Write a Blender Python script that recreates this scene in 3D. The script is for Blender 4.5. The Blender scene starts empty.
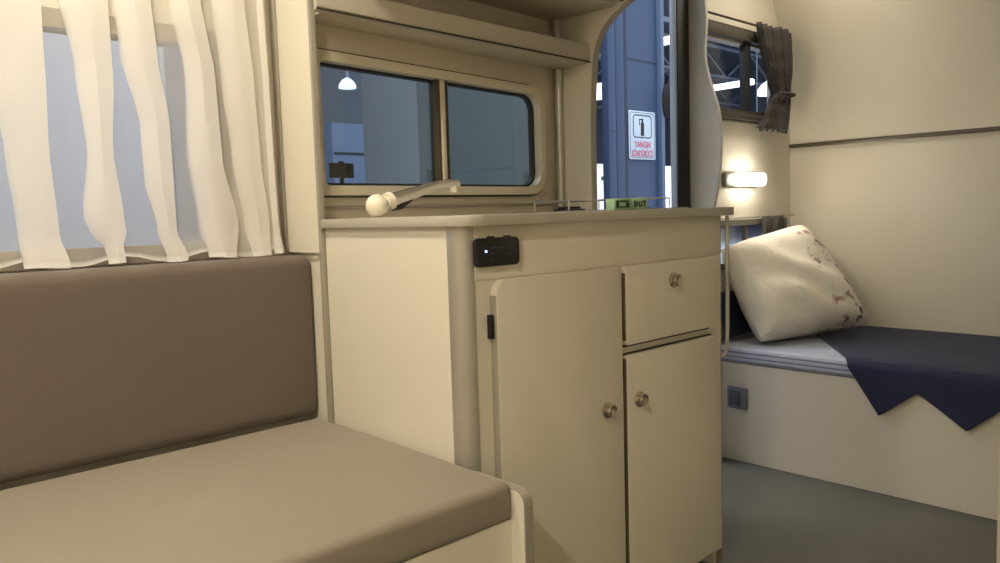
import bpy, bmesh, math, random
from mathutils import Vector, Matrix, noise
random.seed(4)
SC = bpy.context.scene
COL = SC.collection
PI = math.pi

# ------------------------------------------------------------------ materials
def lin(c):
    c = c/255.0
    return c/12.92 if c <= 0.04045 else ((c+0.055)/1.055)**2.4
def rgb(r, g, b): return (lin(r), lin(g), lin(b), 1)

def mat(name, col, rough=0.5, metal=0.0, var=0.0, vscale=8, bump=0.0, bscale=200, spec=0.5, emit=None, estr=0, sheen=0, stretch=(1,1,1)):
    m = bpy.data.materials.new(name); m.use_nodes = True
    nt = m.node_tree; b = nt.nodes['Principled BSDF']
    b.inputs['Base Color'].default_value = col
    b.inputs['Roughness'].default_value = rough
    b.inputs['Metallic'].default_value = metal
    b.inputs['Specular IOR Level'].default_value = spec
    if sheen: b.inputs['Sheen Weight'].default_value = sheen
    if emit:
        b.inputs['Emission Color'].default_value = emit; b.inputs['Emission Strength'].default_value = estr
    tc = mp = None
    if var or bump:
        tc = nt.nodes.new('ShaderNodeTexCoord'); mp = nt.nodes.new('ShaderNodeMapping')
        mp.inputs['Scale'].default_value = stretch
        nt.links.new(tc.outputs['Object'], mp.inputs['Vector'])
    if var:
        n = nt.nodes.new('ShaderNodeTexNoise'); n.inputs['Scale'].default_value = vscale; n.inputs['Detail'].default_value = 4
        nt.links.new(mp.outputs['Vector'], n.inputs['Vector'])
        r = nt.nodes.new('ShaderNodeMapRange'); r.inputs['To Min'].default_value = 1-var; r.inputs['To Max'].default_value = 1+var
        nt.links.new(n.outputs['Fac'], r.inputs['Value'])
        mx = nt.nodes.new('ShaderNodeVectorMath'); mx.operation = 'SCALE'
        mx.inputs[0].default_value = col[:3]
        nt.links.new(r.outputs['Result'], mx.inputs['Scale']); nt.links.new(mx.outputs['Vector'], b.inputs['Base Color'])
    if bump:
        n2 = nt.nodes.new('ShaderNodeTexNoise'); n2.inputs['Scale'].default_value = bscale; n2.inputs['Detail'].default_value = 2
        nt.links.new(mp.outputs['Vector'], n2.inputs['Vector'])
        bp = nt.nodes.new('ShaderNodeBump'); bp.inputs['Strength'].default_value = bump; bp.inputs['Distance'].default_value = 0.002
        nt.links.new(n2.outputs['Fac'], bp.inputs['Height']); nt.links.new(bp.outputs['Normal'], b.inputs['Normal'])
    return m

def glass_mat(name, tint, refl=0.12):
    m = bpy.data.materials.new(name); m.use_nodes = True; nt = m.node_tree; nt.nodes.clear()
    o = nt.nodes.new('ShaderNodeOutputMaterial'); t = nt.nodes.new('ShaderNodeBsdfTransparent'); t.inputs['Color'].default_value = tint
    g = nt.nodes.new('ShaderNodeBsdfGlossy'); g.inputs['Roughness'].default_value = 0.02; g.inputs['Color'].default_value = (0.9, 0.95, 1, 1)
    mx = nt.nodes.new('ShaderNodeMixShader'); mx.inputs['Fac'].default_value = refl
    nt.links.new(t.outputs[0], mx.inputs[1]); nt.links.new(g.outputs[0], mx.inputs[2]); nt.links.new(mx.outputs[0], o.inputs['Surface'])
    return m

def sheer_mat(name, col, alpha):
    m = bpy.data.materials.new(name); m.use_nodes = True; nt = m.node_tree; nt.nodes.clear()
    o = nt.nodes.new('ShaderNodeOutputMaterial'); t = nt.nodes.new('ShaderNodeBsdfTransparent')
    d = nt.nodes.new('ShaderNodeBsdfDiffuse'); d.inputs['Color'].default_value = col
    tl = nt.nodes.new('ShaderNodeBsdfTranslucent'); tl.inputs['Color'].default_value = col
    m1 = nt.nodes.new('ShaderNodeMixShader'); m1.inputs['Fac'].default_value = 0.35
    nt.links.new(d.outputs[0], m1.inputs[1]); nt.links.new(tl.outputs[0], m1.inputs[2])
    m2 = nt.nodes.new('ShaderNodeMixShader')
    at = nt.nodes.new('ShaderNodeAttribute'); at.attribute_name = 'weave'
    nt.links.new(at.outputs['Fac'], m2.inputs['Fac'])
    nt.links.new(t.outputs[0], m2.inputs[1]); nt.links.new(m1.outputs[0], m2.inputs[2]); nt.links.new(m2.outputs[0], o.inputs['Surface'])
    return m

M = {}
M['cream'] = mat('cream_laminate', rgb(228, 221, 204), 0.42, var=0.015, vscale=3)
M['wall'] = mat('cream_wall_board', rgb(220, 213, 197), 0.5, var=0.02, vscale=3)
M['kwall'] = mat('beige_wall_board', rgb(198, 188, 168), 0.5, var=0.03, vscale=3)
M['edge'] = mat('grey_beige_edge_band', rgb(160, 154, 140), 0.4, var=0.03, vscale=20)
M['alu'] = mat('satin_aluminium_trim', rgb(186, 181, 170), 0.38, metal=0.5, var=0.04, vscale=12, stretch=(1,1,8))
M['chrome'] = mat('chrome', rgb(235, 233, 230), 0.18, metal=1.0)
M['knob'] = mat('brushed_nickel', rgb(196, 188, 172), 0.22, metal=1.0)
M['worktop'] = mat('grey_beige_worktop', rgb(184, 177, 163), 0.35, var=0.03, vscale=30)
M['darkgap'] = mat('dark_gasket_gap_shade', rgb(62, 52, 36), 0.7)
M['browngap'] = mat('brown_gap_shade', rgb(112, 98, 72), 0.6)  # brown that paints the shade inside the door gap
M['black'] = mat('black_plastic', rgb(28, 26, 27), 0.35)
M['rubber'] = mat('black_rubber_seal', rgb(34, 32, 33), 0.6)
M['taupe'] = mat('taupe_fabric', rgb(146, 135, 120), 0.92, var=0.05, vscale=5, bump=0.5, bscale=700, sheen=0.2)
M['taupe2'] = mat('taupe_backrest_shaded', rgb(108, 97, 86), 0.92, var=0.06, vscale=5, bump=0.5, bscale=700, sheen=0.15)  # seat taupe made darker, with the backrest's shade put into the colour
M['floor'] = mat('grey_vinyl_floor', rgb(104, 102, 94), 0.55, var=0.08, vscale=14, bump=0.1, bscale=60)
M['bedboard'] = mat('white_bed_board', rgb(214, 206, 190), 0.5, var=0.015, vscale=3)
M['sheet_plain'] = None
M['navy'] = mat('navy_cloth', rgb(34, 38, 68), 0.9, var=0.1, vscale=30, bump=0.4, bscale=500, sheen=0.05)
M['frame'] = mat('cream_window_frame', rgb(206, 197, 174), 0.4)
M['darkframe'] = mat('dark_taupe_window_frame', rgb(80, 76, 68), 0.45)
M['greycloth'] = mat('charcoal_curtain_cloth', rgb(74, 69, 66), 0.9, var=0.12, vscale=25, bump=0.4, bscale=400)
M['whiteplastic'] = mat('ivory_plastic', rgb(240, 234, 214), 0.35)
M['lampbase'] = mat('grey_lamp_base', rgb(120, 116, 110), 0.4, metal=0.4)
M['glow'] = mat('lit_diffuser', rgb(255, 250, 235), 0.4, emit=(1, 0.93, 0.78, 1), estr=11)
M['ceilglow'] = mat('lit_ceiling_diffuser', rgb(255, 250, 235), 0.4, emit=(1, 0.86, 0.62, 1), estr=8)
M['led'] = mat('blue_led', rgb(60, 70, 255), 0.4, emit=(0.15, 0.2, 1, 1), estr=6)
M['ledtick'] = mat('dim_blue_print', rgb(70, 75, 130), 0.5)
M['glass'] = glass_mat('tinted_window_glass', (0.66, 0.70, 0.72, 1), 0.06)
M['glass2'] = glass_mat('clear_window_glass', (0.85, 0.87, 0.90, 1), 0.05)
M['sheer'] = sheer_mat('white_voile', rgb(250, 247, 242), 0.4)
M['panel2'] = mat('pale_grey_partition', rgb(214, 214, 212), 0.45, var=0.015, vscale=3)
M['bluegrey'] = mat('blue_painted_steel', rgb(60, 80, 112), 0.45, var=0.05, vscale=2)
M['bluedark'] = mat('dark_blue_steel', rgb(38, 52, 76), 0.5, var=0.05, vscale=2)
M['whsign'] = mat('pale_sign_board', rgb(208, 224, 238), 0.35)
M['red'] = mat('faded_red_print', rgb(206, 92, 120), 0.5)
M['whfloor'] = mat('concrete_floor', rgb(170, 172, 178), 0.7, var=0.1, vscale=1)
M['whroof'] = mat('dark_roof_sheet', rgb(150, 158, 174), 0.7, var=0.2, vscale=0.4)
M['whwall'] = mat('grey_blue_wall_sheet', rgb(130, 140, 160), 0.7, var=0.1, vscale=0.4)
M['truss'] = mat('grey_truss_steel', rgb(170, 180, 196), 0.5)
M['tube'] = mat('lit_tube', (1,1,1,1), 0.5, emit=(0.82, 0.9, 1, 1), estr=1.5)
M['vanbody'] = mat('pale_grey_caravan_skin', rgb(140, 152, 156), 0.45, var=0.03, vscale=1)
M['white'] = mat('white_caravan_skin', rgb(225, 232, 240), 0.4)
M['socket'] = mat('slate_blue_socket', rgb(112, 118, 134), 0.45)
M['socketdark'] = mat('dark_slate_rocker', rgb(84, 90, 108), 0.4)
M['green'] = mat('pale_green_card', rgb(160, 196, 158), 0.5)
M['greendark'] = mat('dark_green_print', rgb(24, 56, 38), 0.5)
M['steelsheet'] = mat('stainless_steel', rgb(180, 176, 168), 0.3, metal=0.9)
M['paleblue'] = mat('pale_blue_steel_door', rgb(136, 160, 196), 0.5, var=0.03, vscale=1)
M['vanwindow'] = mat('dark_caravan_window', rgb(40, 48, 60), 0.1)

# striped bed sheet
def stripes():
    m = mat('blue_grey_striped_sheet', rgb(172, 176, 192), 0.85)
    nt = m.node_tree; b = nt.nodes['Principled BSDF']
    tc = nt.nodes.new('ShaderNodeTexCoord'); sp = nt.nodes.new('ShaderNodeSeparateXYZ'); nt.links.new(tc.outputs['Object'], sp.inputs[0])
    ad = nt.nodes.new('ShaderNodeMath'); ad.operation = 'SUBTRACT'; nt.links.new(sp.outputs['Z'], ad.inputs[0]); nt.links.new(sp.outputs['X'], ad.inputs[1])
    mu = nt.nodes.new('ShaderNodeMath'); mu.operation = 'MULTIPLY'; mu.inputs[1].default_value = 62; nt.links.new(ad.outputs[0], mu.inputs[0])
    fr = nt.nodes.new('ShaderNodeMath'); fr.operation = 'FRACT'; nt.links.new(mu.outputs[0], fr.inputs[0])
    gt = nt.nodes.new('ShaderNodeMath'); gt.operation = 'GREATER_THAN'; gt.inputs[1].default_value = 0.72; nt.links.new(fr.outputs[0], gt.inputs[0])
    mx = nt.nodes.new('ShaderNodeMix'); mx.data_type = 'RGBA'; mx.inputs['A'].default_value = rgb(182, 186, 200); mx.inputs['B'].default_value = rgb(112, 118, 142)
    nt.links.new(gt.outputs[0], mx.inputs['Factor']); nt.links.new(mx.outputs['Result'], b.inputs['Base Color'])
    return m
M['sheet'] = stripes()

# printed pillow case: plain white with a sprinkling of grey-mauve flowers towards one side
def pillow_mat():
    m = mat('floral_pillowcase', rgb(232, 226, 212), 0.85)
    nt = m.node_tree; b = nt.nodes['Principled BSDF']
    at = nt.nodes.new('ShaderNodeAttribute'); at.attribute_name = 'printmask'
    tc = nt.nodes.new('ShaderNodeTexCoord')
    n = nt.nodes.new('ShaderNodeTexNoise'); n.inputs['Scale'].default_value = 22; n.inputs['Detail'].default_value = 5; n.inputs['Roughness'].default_value = 0.65
    nt.links.new(tc.outputs['Object'], n.inputs['Vector'])
    ml = nt.nodes.new('ShaderNodeMath'); ml.operation = 'MULTIPLY'; nt.links.new(n.outputs['Fac'], ml.inputs[0]); nt.links.new(at.outputs['Fac'], ml.inputs[1])
    rp = nt.nodes.new('ShaderNodeMapRange'); rp.inputs['From Min'].default_value = 0.54; rp.inputs['From Max'].default_value = 0.64
    nt.links.new(ml.outputs[0], rp.inputs['Value'])
    n2 = nt.nodes.new('ShaderNodeTexNoise'); n2.inputs['Scale'].default_value = 14; nt.links.new(tc.outputs['Object'], n2.inputs['Vector'])
    cr = nt.nodes.new('ShaderNodeValToRGB'); cr.color_ramp.elements[0].position = 0.42; cr.color_ramp.elements[0].color = rgb(92, 92, 104)
    cr.color_ramp.elements[1].position = 0.56; cr.color_ramp.elements[1].color = rgb(168, 134, 128)
    nt.links.new(n2.outputs['Fac'], cr.inputs['Fac'])
    mx = nt.nodes.new('ShaderNodeMix'); mx.data_type = 'RGBA'; mx.inputs['A'].default_value = rgb(232, 226, 212)
    nt.links.new(rp.outputs['Result'], mx.inputs['Factor']); nt.links.new(cr.outputs['Color'], mx.inputs['B']); nt.links.new(mx.outputs['Result'], b.inputs['Base Color'])
    n3 = nt.nodes.new('ShaderNodeTexNoise'); n3.inputs['Scale'].default_value = 9; n3.inputs['Distortion'].default_value = 1.2
    nt.links.new(tc.outputs['Object'], n3.inputs['Vector'])
    bp = nt.nodes.new('ShaderNodeBump'); bp.inputs['Strength'].default_value = 0.35; bp.inputs['Distance'].default_value = 0.02
    nt.links.new(n3.outputs['Fac'], bp.inputs['Height']); nt.links.new(bp.outputs['Normal'], b.inputs['Normal'])
    return m
M['pillow'] = pillow_mat()

# ------------------------------------------------------------------ mesh helpers (world coordinates)
def new(): return bmesh.new()
def box(bm, x0, x1, y0, y1, z0, z1, bev=0.0, seg=2):
    t = bmesh.new(); bmesh.ops.create_cube(t, size=1)
    for v in t.verts: v.co = Vector(((x0+x1)/2+v.co.x*(x1-x0), (y0+y1)/2+v.co.y*(y1-y0), (z0+z1)/2+v.co.z*(z1-z0)))
    if bev: bmesh.ops.bevel(t, geom=list(t.edges), offset=bev, segments=seg, profile=0.5, affect='EDGES')
    merge(bm, t); return bm
def merge(bm, t):
    me = bpy.data.meshes.new('tmp'); t.to_mesh(me); t.free(); bm.from_mesh(me); bpy.data.meshes.remove(me)
def prism(bm, pts, axis, a, b, bev=0):
    """polygon pts in the plane across axis, extruded from a to b. axis x: pts=(y,z); y: (x,z); z: (x,y)"""
    t = bmesh.new()
    def P(p, q):
        return {'x': Vector((q, p[0], p[1])), 'y': Vector((p[0], q, p[1])), 'z': Vector((p[0], p[1], q))}[axis]
    A = [t.verts.new(P(p, a)) for p in pts]; B = [t.verts.new(P(p, b)) for p in pts]
    t.faces.new(A); t.faces.new(B[::-1]); n = len(pts)
    for i in range(n): t.faces.new((A[i], B[i], B[(i+1) % n], A[(i+1) % n]))
    bmesh.ops.recalc_face_normals(t, faces=t.faces)
    if bev:
        es = [e for e in t.edges if len(e.link_faces) == 2 and e.calc_face_angle(0) > 1.0]
        bmesh.ops.bevel(t, geom=es, offset=bev, segments=2, profile=0.5, affect='EDGES')
    merge(bm, t); return bm
def rrect(x0, x1, z0, z1, r, n=6):
    rs = r if isinstance(r, (list, tuple)) else (r,)*4   # bl, br, tr, tl
    out = []
    for (cx, cz, a0, rr) in ((x0+rs[0], z0+rs[0], PI, rs[0]), (x1-rs[1], z0+rs[1], 1.5*PI, rs[1]), (x1-rs[2], z1-rs[2], 0, rs[2]), (x0+rs[3], z1-rs[3], .5*PI, rs[3])):
        for k in range(n+1):
            a = a0+.5*PI*k/n; out.append((cx+rr*math.cos(a), cz+rr*math.sin(a)))
    return out
def slab(bm, x0, x1, z0, z1, r, y0, y1, bev=0.002):
    pts = rrect(x0, x1, z0, z1, r); 
    cl = []
    for p in pts:
        if not cl or (abs(p[0]-cl[-1][0])+abs(p[1]-cl[-1][1])) > 1e-5: cl.append(p)
    if abs(cl[0][0]-cl[-1][0])+abs(cl[0][1]-cl[-1][1]) < 1e-5: cl.pop()
    return prism(bm, cl, 'y', y0, y1, bev)
def ring(bm, x0, x1, z0, z1, r, w, y0, y1, wi=None):
    """rounded frame in the XZ plane"""
    O = rrect(x0, x1, z0, z1, r); I = rrect(x0+w, x1-w, z0+w, z1-w, wi if wi else max(r-w, 0.006))
    t = bmesh.new(); n = len(O)
    V = [[t.verts.new((p[0], y, p[1])) for p in L] for L, y in ((O, y0), (O, y1), (I, y1), (I, y0))]
    for k in range(4):
        A, B = V[k], V[(k+1) % 4]
        for i in range(n): t.faces.new((A[i], A[(i+1) % n], B[(i+1) % n], B[i]))
    bmesh.ops.recalc_face_normals(t, faces=t.faces); merge(bm, t); return bm
def tube(bm, path, r, n=10, cap=True, closed=False):
    P = [Vector(p) for p in path]; t = bmesh.new(); rings = []; m = len(P)
    up = None
    for i, p in enumerate(P):
        if closed: d = (P[(i+1) % m]-P[i-1]).normalized()
        else: d = (P[min(i+1, m-1)]-P[max(i-1, 0)]).normalized()
        if up is None: up = d.orthogonal().normalized()
        up = (up-d*up.dot(d)).normalized(); s = d.cross(up)
        rr = r[i] if isinstance(r, (list, tuple)) else r
        rings.append([t.verts.new(p+rr*(math.cos(2*PI*k/n)*up+math.sin(2*PI*k/n)*s)) for k in range(n)])
    for i in range(m if closed else m-1):
        A, B = rings[i], rings[(i+1) % m]
        for k in range(n): t.faces.new((A[k], A[(k+1) % n], B[(k+1) % n], B[k]))
    if cap and not closed: t.faces.new(rings[0][::-1]); t.faces.new(rings[-1])
    bmesh.ops.recalc_face_normals(t, faces=t.faces); merge(bm, t); return bm
def smoothpath(pts, n=8):
    P = [Vector(p) for p in pts]; out = []
    for i in range(len(P)-1):
        p0 = P[max(i-1, 0)]; p1 = P[i]; p2 = P[i+1]; p3 = P[min(i+2, len(P)-1)]
        for k in range(n):
            s = k/n
            out.append(0.5*((2*p1)+(-p0+p2)*s+(2*p0-5*p1+4*p2-p3)*s*s+(-p0+3*p1-3*p2+p3)*s**3))
    out.append(P[-1]); return out
def lathe(bm, prof, c, axis='z', n=24):
    """prof = [(r, h)...] about an axis through c"""
    t = bmesh.new(); R = []
    for r, h in prof:
        L = []
        for k in range(n):
            a = 2*PI*k/n; u, v = max(r, 1e-5)*math.cos(a), max(r, 1e-5)*math.sin(a)
            L.append(t.verts.new({'z': (c[0]+u, c[1]+v, c[2]+h), 'y': (c[0]+u, c[1]+h, c[2]+v), 'x': (c[0]+h, c[1]+u, c[2]+v)}[axis]))
        R.append(L)
    for i in range(len(R)-1):
        for k in range(n): t.faces.new((R[i][k], R[i][(k+1) % n], R[i+1][(k+1) % n], R[i+1][k]))
    t.faces.new(R[0][::-1]); t.faces.new(R[-1])
    bmesh.ops.recalc_face_normals(t, faces=t.faces); merge(bm, t); return bm
def sphere(bm, c, r, sc=(1, 1, 1), u=24, v=14):
    t = bmesh.new(); bmesh.ops.create_uvsphere(t, u_segments=u, v_segments=v, radius=r)
    for q in t.verts: q.co = Vector((c[0]+q.co.x*sc[0], c[1]+q.co.y*sc[1], c[2]+q.co.z*sc[2]))
    merge(bm, t); return bm
def bar(bm, a, b, w, h):
    """rectangular bar from a to b, w across and h high"""
    a = Vector(a); b = Vector(b); d = (b-a).normalized(); s = d.cross(Vector((0, 0, 1)))
    if s.length < 1e-3: s = Vector((1, 0, 0))
    s.normalize(); u = s.cross(d); t = bmesh.new()
    V = [[t.verts.new(p+s*w/2*i+u*h/2*j) for i, j in ((-1, -1), (1, -1), (1, 1), (-1, 1))] for p in (a, b)]
    for k in range(4): t.faces.new((V[0][k], V[0][(k+1) % 4], V[1][(k+1) % 4], V[1][k]))
    t.faces.new(V[0][::-1]); t.faces.new(V[1]); bmesh.ops.recalc_face_normals(t, faces=t.faces); merge(bm, t); return bm

def wloc(o):
    v = Vector((0, 0, 0))
    while o: v += o.location; o = o.parent
    return v
XF = None      # the kitchen stretch of the wall stands slightly askew to the rest
TH = math.radians(4.2)
KROT = Matrix.Translation((1.75, 1.60, 0)) @ Matrix.Rotation(TH, 4, 'Z') @ Matrix.Translation((-1.75, -1.60, 0))
def obj(name, bm, m, parent=None, smooth=True):
    if XF is not None:
        for v in bm.verts:
            if 1.15 < v.co.z < 1.32: v.co.z += 0.010*max(0, 1.69-v.co.x)/0.8
            v.co = XF @ v.co
    me = bpy.data.meshes.new(name)
    if parent is not None:
        off = wloc(parent); loc = Vector((0, 0, 0))
    else:
        xs = [v.co for v in bm.verts]
        off = Vector(((min(v.x for v in xs)+max(v.x for v in xs))/2, (min(v.y for v in xs)+max(v.y for v in xs))/2, min(v.z for v in xs))); loc = off.copy()
    for v in bm.verts: v.co -= off
    bm.to_mesh(me); bm.free(); me.materials.append(m)
    if smooth:
        me.shade_smooth(); me.set_sharp_from_angle(angle=math.radians(35))
    o = bpy.data.objects.new(name, me); COL.objects.link(o); o.location = loc
    if parent is not None: o.parent = parent
    return o
def thing(name, label, cat, loc, group=None):
    o = bpy.data.objects.new(name, None); COL.objects.link(o); o.location = loc; o.empty_display_size = 0.05
    return tag(o, label, cat, group)
def tag(o, label, cat, group=None):
    o['label'] = label; o['category'] = cat
    if group: o['group'] = group
    return o
def struct(name, bm, m, smooth=True):
    o = obj(name, bm, m, None, smooth); o['kind'] = 'structure'; return o
def struct_root(name, loc):
    o = bpy.data.objects.new(name, None); COL.objects.link(o); o.location = loc; o['kind'] = 'structure'; return o

# ------------------------------------------------------------------ shell of the caravan
CEIL = 1.95
def wall_with_holes(bm, x0, x1, y0, y1, z0, z1, holes):
    xs = sorted({x0, x1, *[h[0] for h in holes], *[h[1] for h in holes]}); zs = sorted({z0, z1, *[h[2] for h in holes], *[h[3] for h in holes]})
    for i in range(len(xs)-1):
        for j in range(len(zs)-1):
            cx = (xs[i]+xs[i+1])/2; cz = (zs[j]+zs[j+1])/2
            if any(h[0] < cx < h[1] and h[2] < cz < h[3] for h in holes): continue
            box(bm, xs[i], xs[i+1], y0, y1, zs[j], zs[j+1])
YK = 1.60                       # inner face of the kitchen and bed walls
b = new()
wall_with_holes(b, -1.30, 0.8875, 1.655, 1.70, -0.03, CEIL+0.03, [(-0.35, 0.735, 0.862, 1.305)])
struct('wall_left', b, M['wall'], False)
XF = KROT
b = new()
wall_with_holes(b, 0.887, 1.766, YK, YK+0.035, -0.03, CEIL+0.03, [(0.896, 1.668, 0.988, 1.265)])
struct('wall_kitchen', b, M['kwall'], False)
XF = None
b = new()
wall_with_holes(b, 1.767, 3.28, YK, 1.64, -0.03, CEIL+0.03, [(1.80, 2.40, 0.06, 1.88), (2.51, 3.10, 1.285, 1.545), (2.62, 3.14, 0.70, 0.85)])
struct('wall_left_rear', b, M['wall'], False)
b = new(); box(b, -1.30, 3.30, -0.60, 1.70, -0.06, -0.001); struct('floor', b, M['floor'])
b = new(); box(b, -1.30, 3.30, -0.60, 1.70, CEIL, CEIL+0.04); struct('ceiling', b, M['wall'])
b = new(); box(b, -1.30, 3.30, -0.60, -0.55, -0.001, CEIL); struct('wall_right', b, M['wall'])
b = new(); box(b, -1.34, -1.30, -0.60, 1.70, -0.001, CEIL); struct('wall_front', b, M['wall'])
# rear wall: upright below, rolling forward to the roof
inner = [(3.225-0.45*max(0, z-1.166)**2, z) for z in [0.0, 0.3, 0.6, 0.9, 1.166]+[1.166+0.779*k/30 for k in range(1, 31)]]
outer = [(x+0.03, z+0.004) for x, z in inner]
b = new(); prism(b, inner+outer[::-1], 'y', -0.55, YK); struct('wall_rear', b, M['wall'])
# joint strip along the rear wall
b = new(); box(b, 3.213, 3.2215, -0.55, YK-0.001, 1.158, 1.174, 0.0015)
struct('trim_1', b, mat('rear_joint_strip', rgb(100, 92, 80), 0.4, metal=0.35))

# divider board between the sofa bay and the kitchen
b = new(); box(b, 0.8755, 0.8870, 1.502, 1.655, 0.846, CEIL, 0.0); box(b, 0.8864, 0.8885, 1.5018, 1.658, 0.0, 0.8465); struct('wall_sofa_side', b, M['cream'])
b = new(); box(b, 0.8735, 0.8890, 1.492, 1.5015, 0.0, CEIL, 0.003); struct('trim_2', b, M['edge'])
# thin cover strip where the divider meets the wall
b = new(); box(b, 0.8675, 0.8752, 1.636, 1.655, 0.80, CEIL, 0.002); struct('trim_6', b, M['edge'])

# board between kitchen and doorway, its free edge sweeping out to an arch
edge = [(1.466, 0.919), (1.466, 1.05), (1.465, 1.18), (1.461, 1.26), (1.456, 1.32), (1.447, 1.37), (1.431, 1.405), (1.409, 1.432), (1.376, 1.457), (1.332, 1.48), (1.26, 1.51), (1.16, 1.54), (1.05, 1.58), (0.98, 1.64), (0.95, 1.75), (0.95, CEIL)]
es = [(v.x, v.z) for v in smoothpath([(p[0], 0, p[1]) for p in edge], 4)]
b = new(); prism(b, [(YK-0.0005, 0.919)]+es+[(YK-0.0005, CEIL)], 'x', 1.752, 1.768); struct('wall_door_side', b, M['wall'])
t = [(1.7515, p[0]-0.002, p[1]) for p in es]
b = new()
for i in range(len(es)-1): bar(b, (1.760, es[i][0]-0.0015, es[i][1]), (1.760, es[i+1][0]-0.0015, es[i+1][1]), 0.02, 0.004)
struct('trim_3', b, M['edge'])
# quarter-round strip in the kitchen corner
b = new(); lathe(b, [(0.013, 0.921), (0.013, 1.334)], (1.742, YK-0.022, 0), n=16); struct('trim_4', b, M['alu'])
b = new(); lathe(b, [(0.013, 1.391), (0.013, 1.476)], (1.742, YK-0.022, 0), n=16); struct('trim_5', b, M['alu'])

# wavy-edged board between the doorway and the bed
edge = [(1.52, 0.0), (1.515, 0.75), (1.503, 0.90), (1.485, 0.99), (1.474, 1.08), (1.472, 1.17), (1.480, 1.255), (1.500, 1.32), (1.522, 1.39), (1.533, 1.45), (1.530, 1.52), (1.527, 1.58), (1.533, 1.66), (1.54, 1.76), (1.52, CEIL)]
es = [(v.x, v.z) for v in smoothpath([(p[0], 0, p[1]) for p in edge], 4)]
b = new(); prism(b, [(YK-0.0005, 0.0)]+es+[(YK-0.0005, CEIL)], 'x', 2.456, 2.472, 0.003); struct('wall_bed_side', b, M['panel2'])

# ------------------------------------------------------------------ doorway (open) with its seal
d = struct_root('door_1', (2.1, 1.62, 0.06))
b = new(); box(b, 2.368, 2.440, 1.585, 1.5995, 0.06, 1.90, 0.003); obj('door_seal', b, M['rubber'], d)
b = new(); box(b, 2.358, 2.3675, 1.588, 1.612, 0.06, 1.878, 0.003); obj('door_frame', b, mat('blue_grey_door_frame', rgb(150, 160, 178), 0.4), d)
b = new(); box(b, 1.80, 1.815, 1.604, 1.645, 0.06, 1.878, 0.003); obj('door_frame', b, mat('grey_door_frame', rgb(120, 126, 136), 0.4), d)
b = new(); box(b, 1.80, 2.399, 1.604, 1.645, 0.02, 0.06, 0.003); obj('door_sill', b, M['alu'], d)

# ------------------------------------------------------------------ kitchen window
w = struct_root('window_1', (1.31, 1.57, 0.97)); XF = KROT
b = new(); ring(b, 0.8870, 1.690, 0.966, 1.283, (0.022, 0.075, 0.075, 0.022), 0.006, YK-0.004, YK-0.0003, wi=0.045); obj('window_gasket', b, M['darkgap'], w)
b = new(); ring(b, 0.8880, 1.684, 0.971, 1.278, (0.02, 0.068, 0.068, 0.02), 0.022, YK-0.014, YK+0.034, wi=(0.012, 0.045, 0.045, 0.012)); obj('window_frame', b, M['frame'], w)
b = new(); ring(b, 0.908, 1.663, 0.9925, 1.2575, (0.012, 0.045, 0.045, 0.012), 0.007, YK+0.012, YK+0.03, wi=(0.01, 0.04, 0.04, 0.01)); obj('window_seal', b, M['rubber'], w)
b = new(); box(b, 0.909, 1.662, YK+0.016, YK+0.020, 0.994, 1.256); obj('window_pane', b, M['glass'], w)
b = new(); box(b, 1.268, 1.276, YK-0.003, YK+0.03, 0.993, 1.257, 0.002); box(b, 1.290, 1.309, YK+0.002, YK+0.03, 0.993, 1.257, 0.002); obj('mullion_channel', b, mat('olive_brown_channel', rgb(78, 68, 48), 0.5), w)
b = new(); box(b, 1.276, 1.290, YK-0.008, YK+0.03, 0.993, 1.257, 0.003); obj('mullion', b, M['frame'], w)
# approval stamps printed on the two panes
b = new()
for cx in (1.248, 1.625):
    for k in range(3):
        ring(b, cx-0.009, cx+0.009, 1.008+k*0.010, 1.0145+k*0.010, 0.002, 0.0014, YK+0.0145, YK+0.0155, wi=0.0006)
obj('glass_stamp', b, M['rubber'], w)
# ledge strip below the window
b = new(); prism(b, [(YK-0.001, 0.940), (YK-0.006, 0.941), (YK-0.007, 0.9445), (YK-0.001, 0.947)], 'x', 0.902, 1.728); struct('trim_7', b, M['edge'])
XF = None

# ------------------------------------------------------------------ sofa bay window
w = struct_root('window_2', (0.19, 1.655, 0.84))
b = new(); ring(b, -0.37, 0.755, 0.842, 1.325, 0.04, 0.035, 1.646, 1.70, wi=0.02); obj('window_frame', b, mat('taupe_window_frame', rgb(150, 140, 122), 0.5), w)
b = new(); box(b, -0.336, 0.721, 1.672, 1.676, 0.876, 1.291); obj('window_pane', b, M['glass2'], w)

# ------------------------------------------------------------------ bed bay window
w = struct_root('window_3', (2.76, YK, 1.24))
b = new(); ring(b, 2.495, 3.13, 1.243, 1.598, 0.02, 0.045, YK-0.022, YK-0.0005, wi=0.012); obj('window_frame', b, M['darkframe'], w)
b = new(); box(b, 2.50, 3.115, YK-0.030, YK-0.0225, 1.552, 1.592, 0.003); box(b, 2.50, 3.115, YK-0.034, YK-0.0225, 1.250, 1.272, 0.003); obj('blind_cassette', b, mat('brown_grey_cassette', rgb(84, 78, 70), 0.5), w)
b = new(); box(b, 2.512, 3.084, YK+0.016, YK+0.020, 1.286, 1.546); obj('window_pane', b, M['glass2'], w)
b = new(); box(b, 2.832, 2.862, YK-0.018, YK+0.014, 1.288, 1.552, 0.003); obj('mullion', b, mat('charcoal_mullion', rgb(46, 44, 44), 0.5), w)
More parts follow.
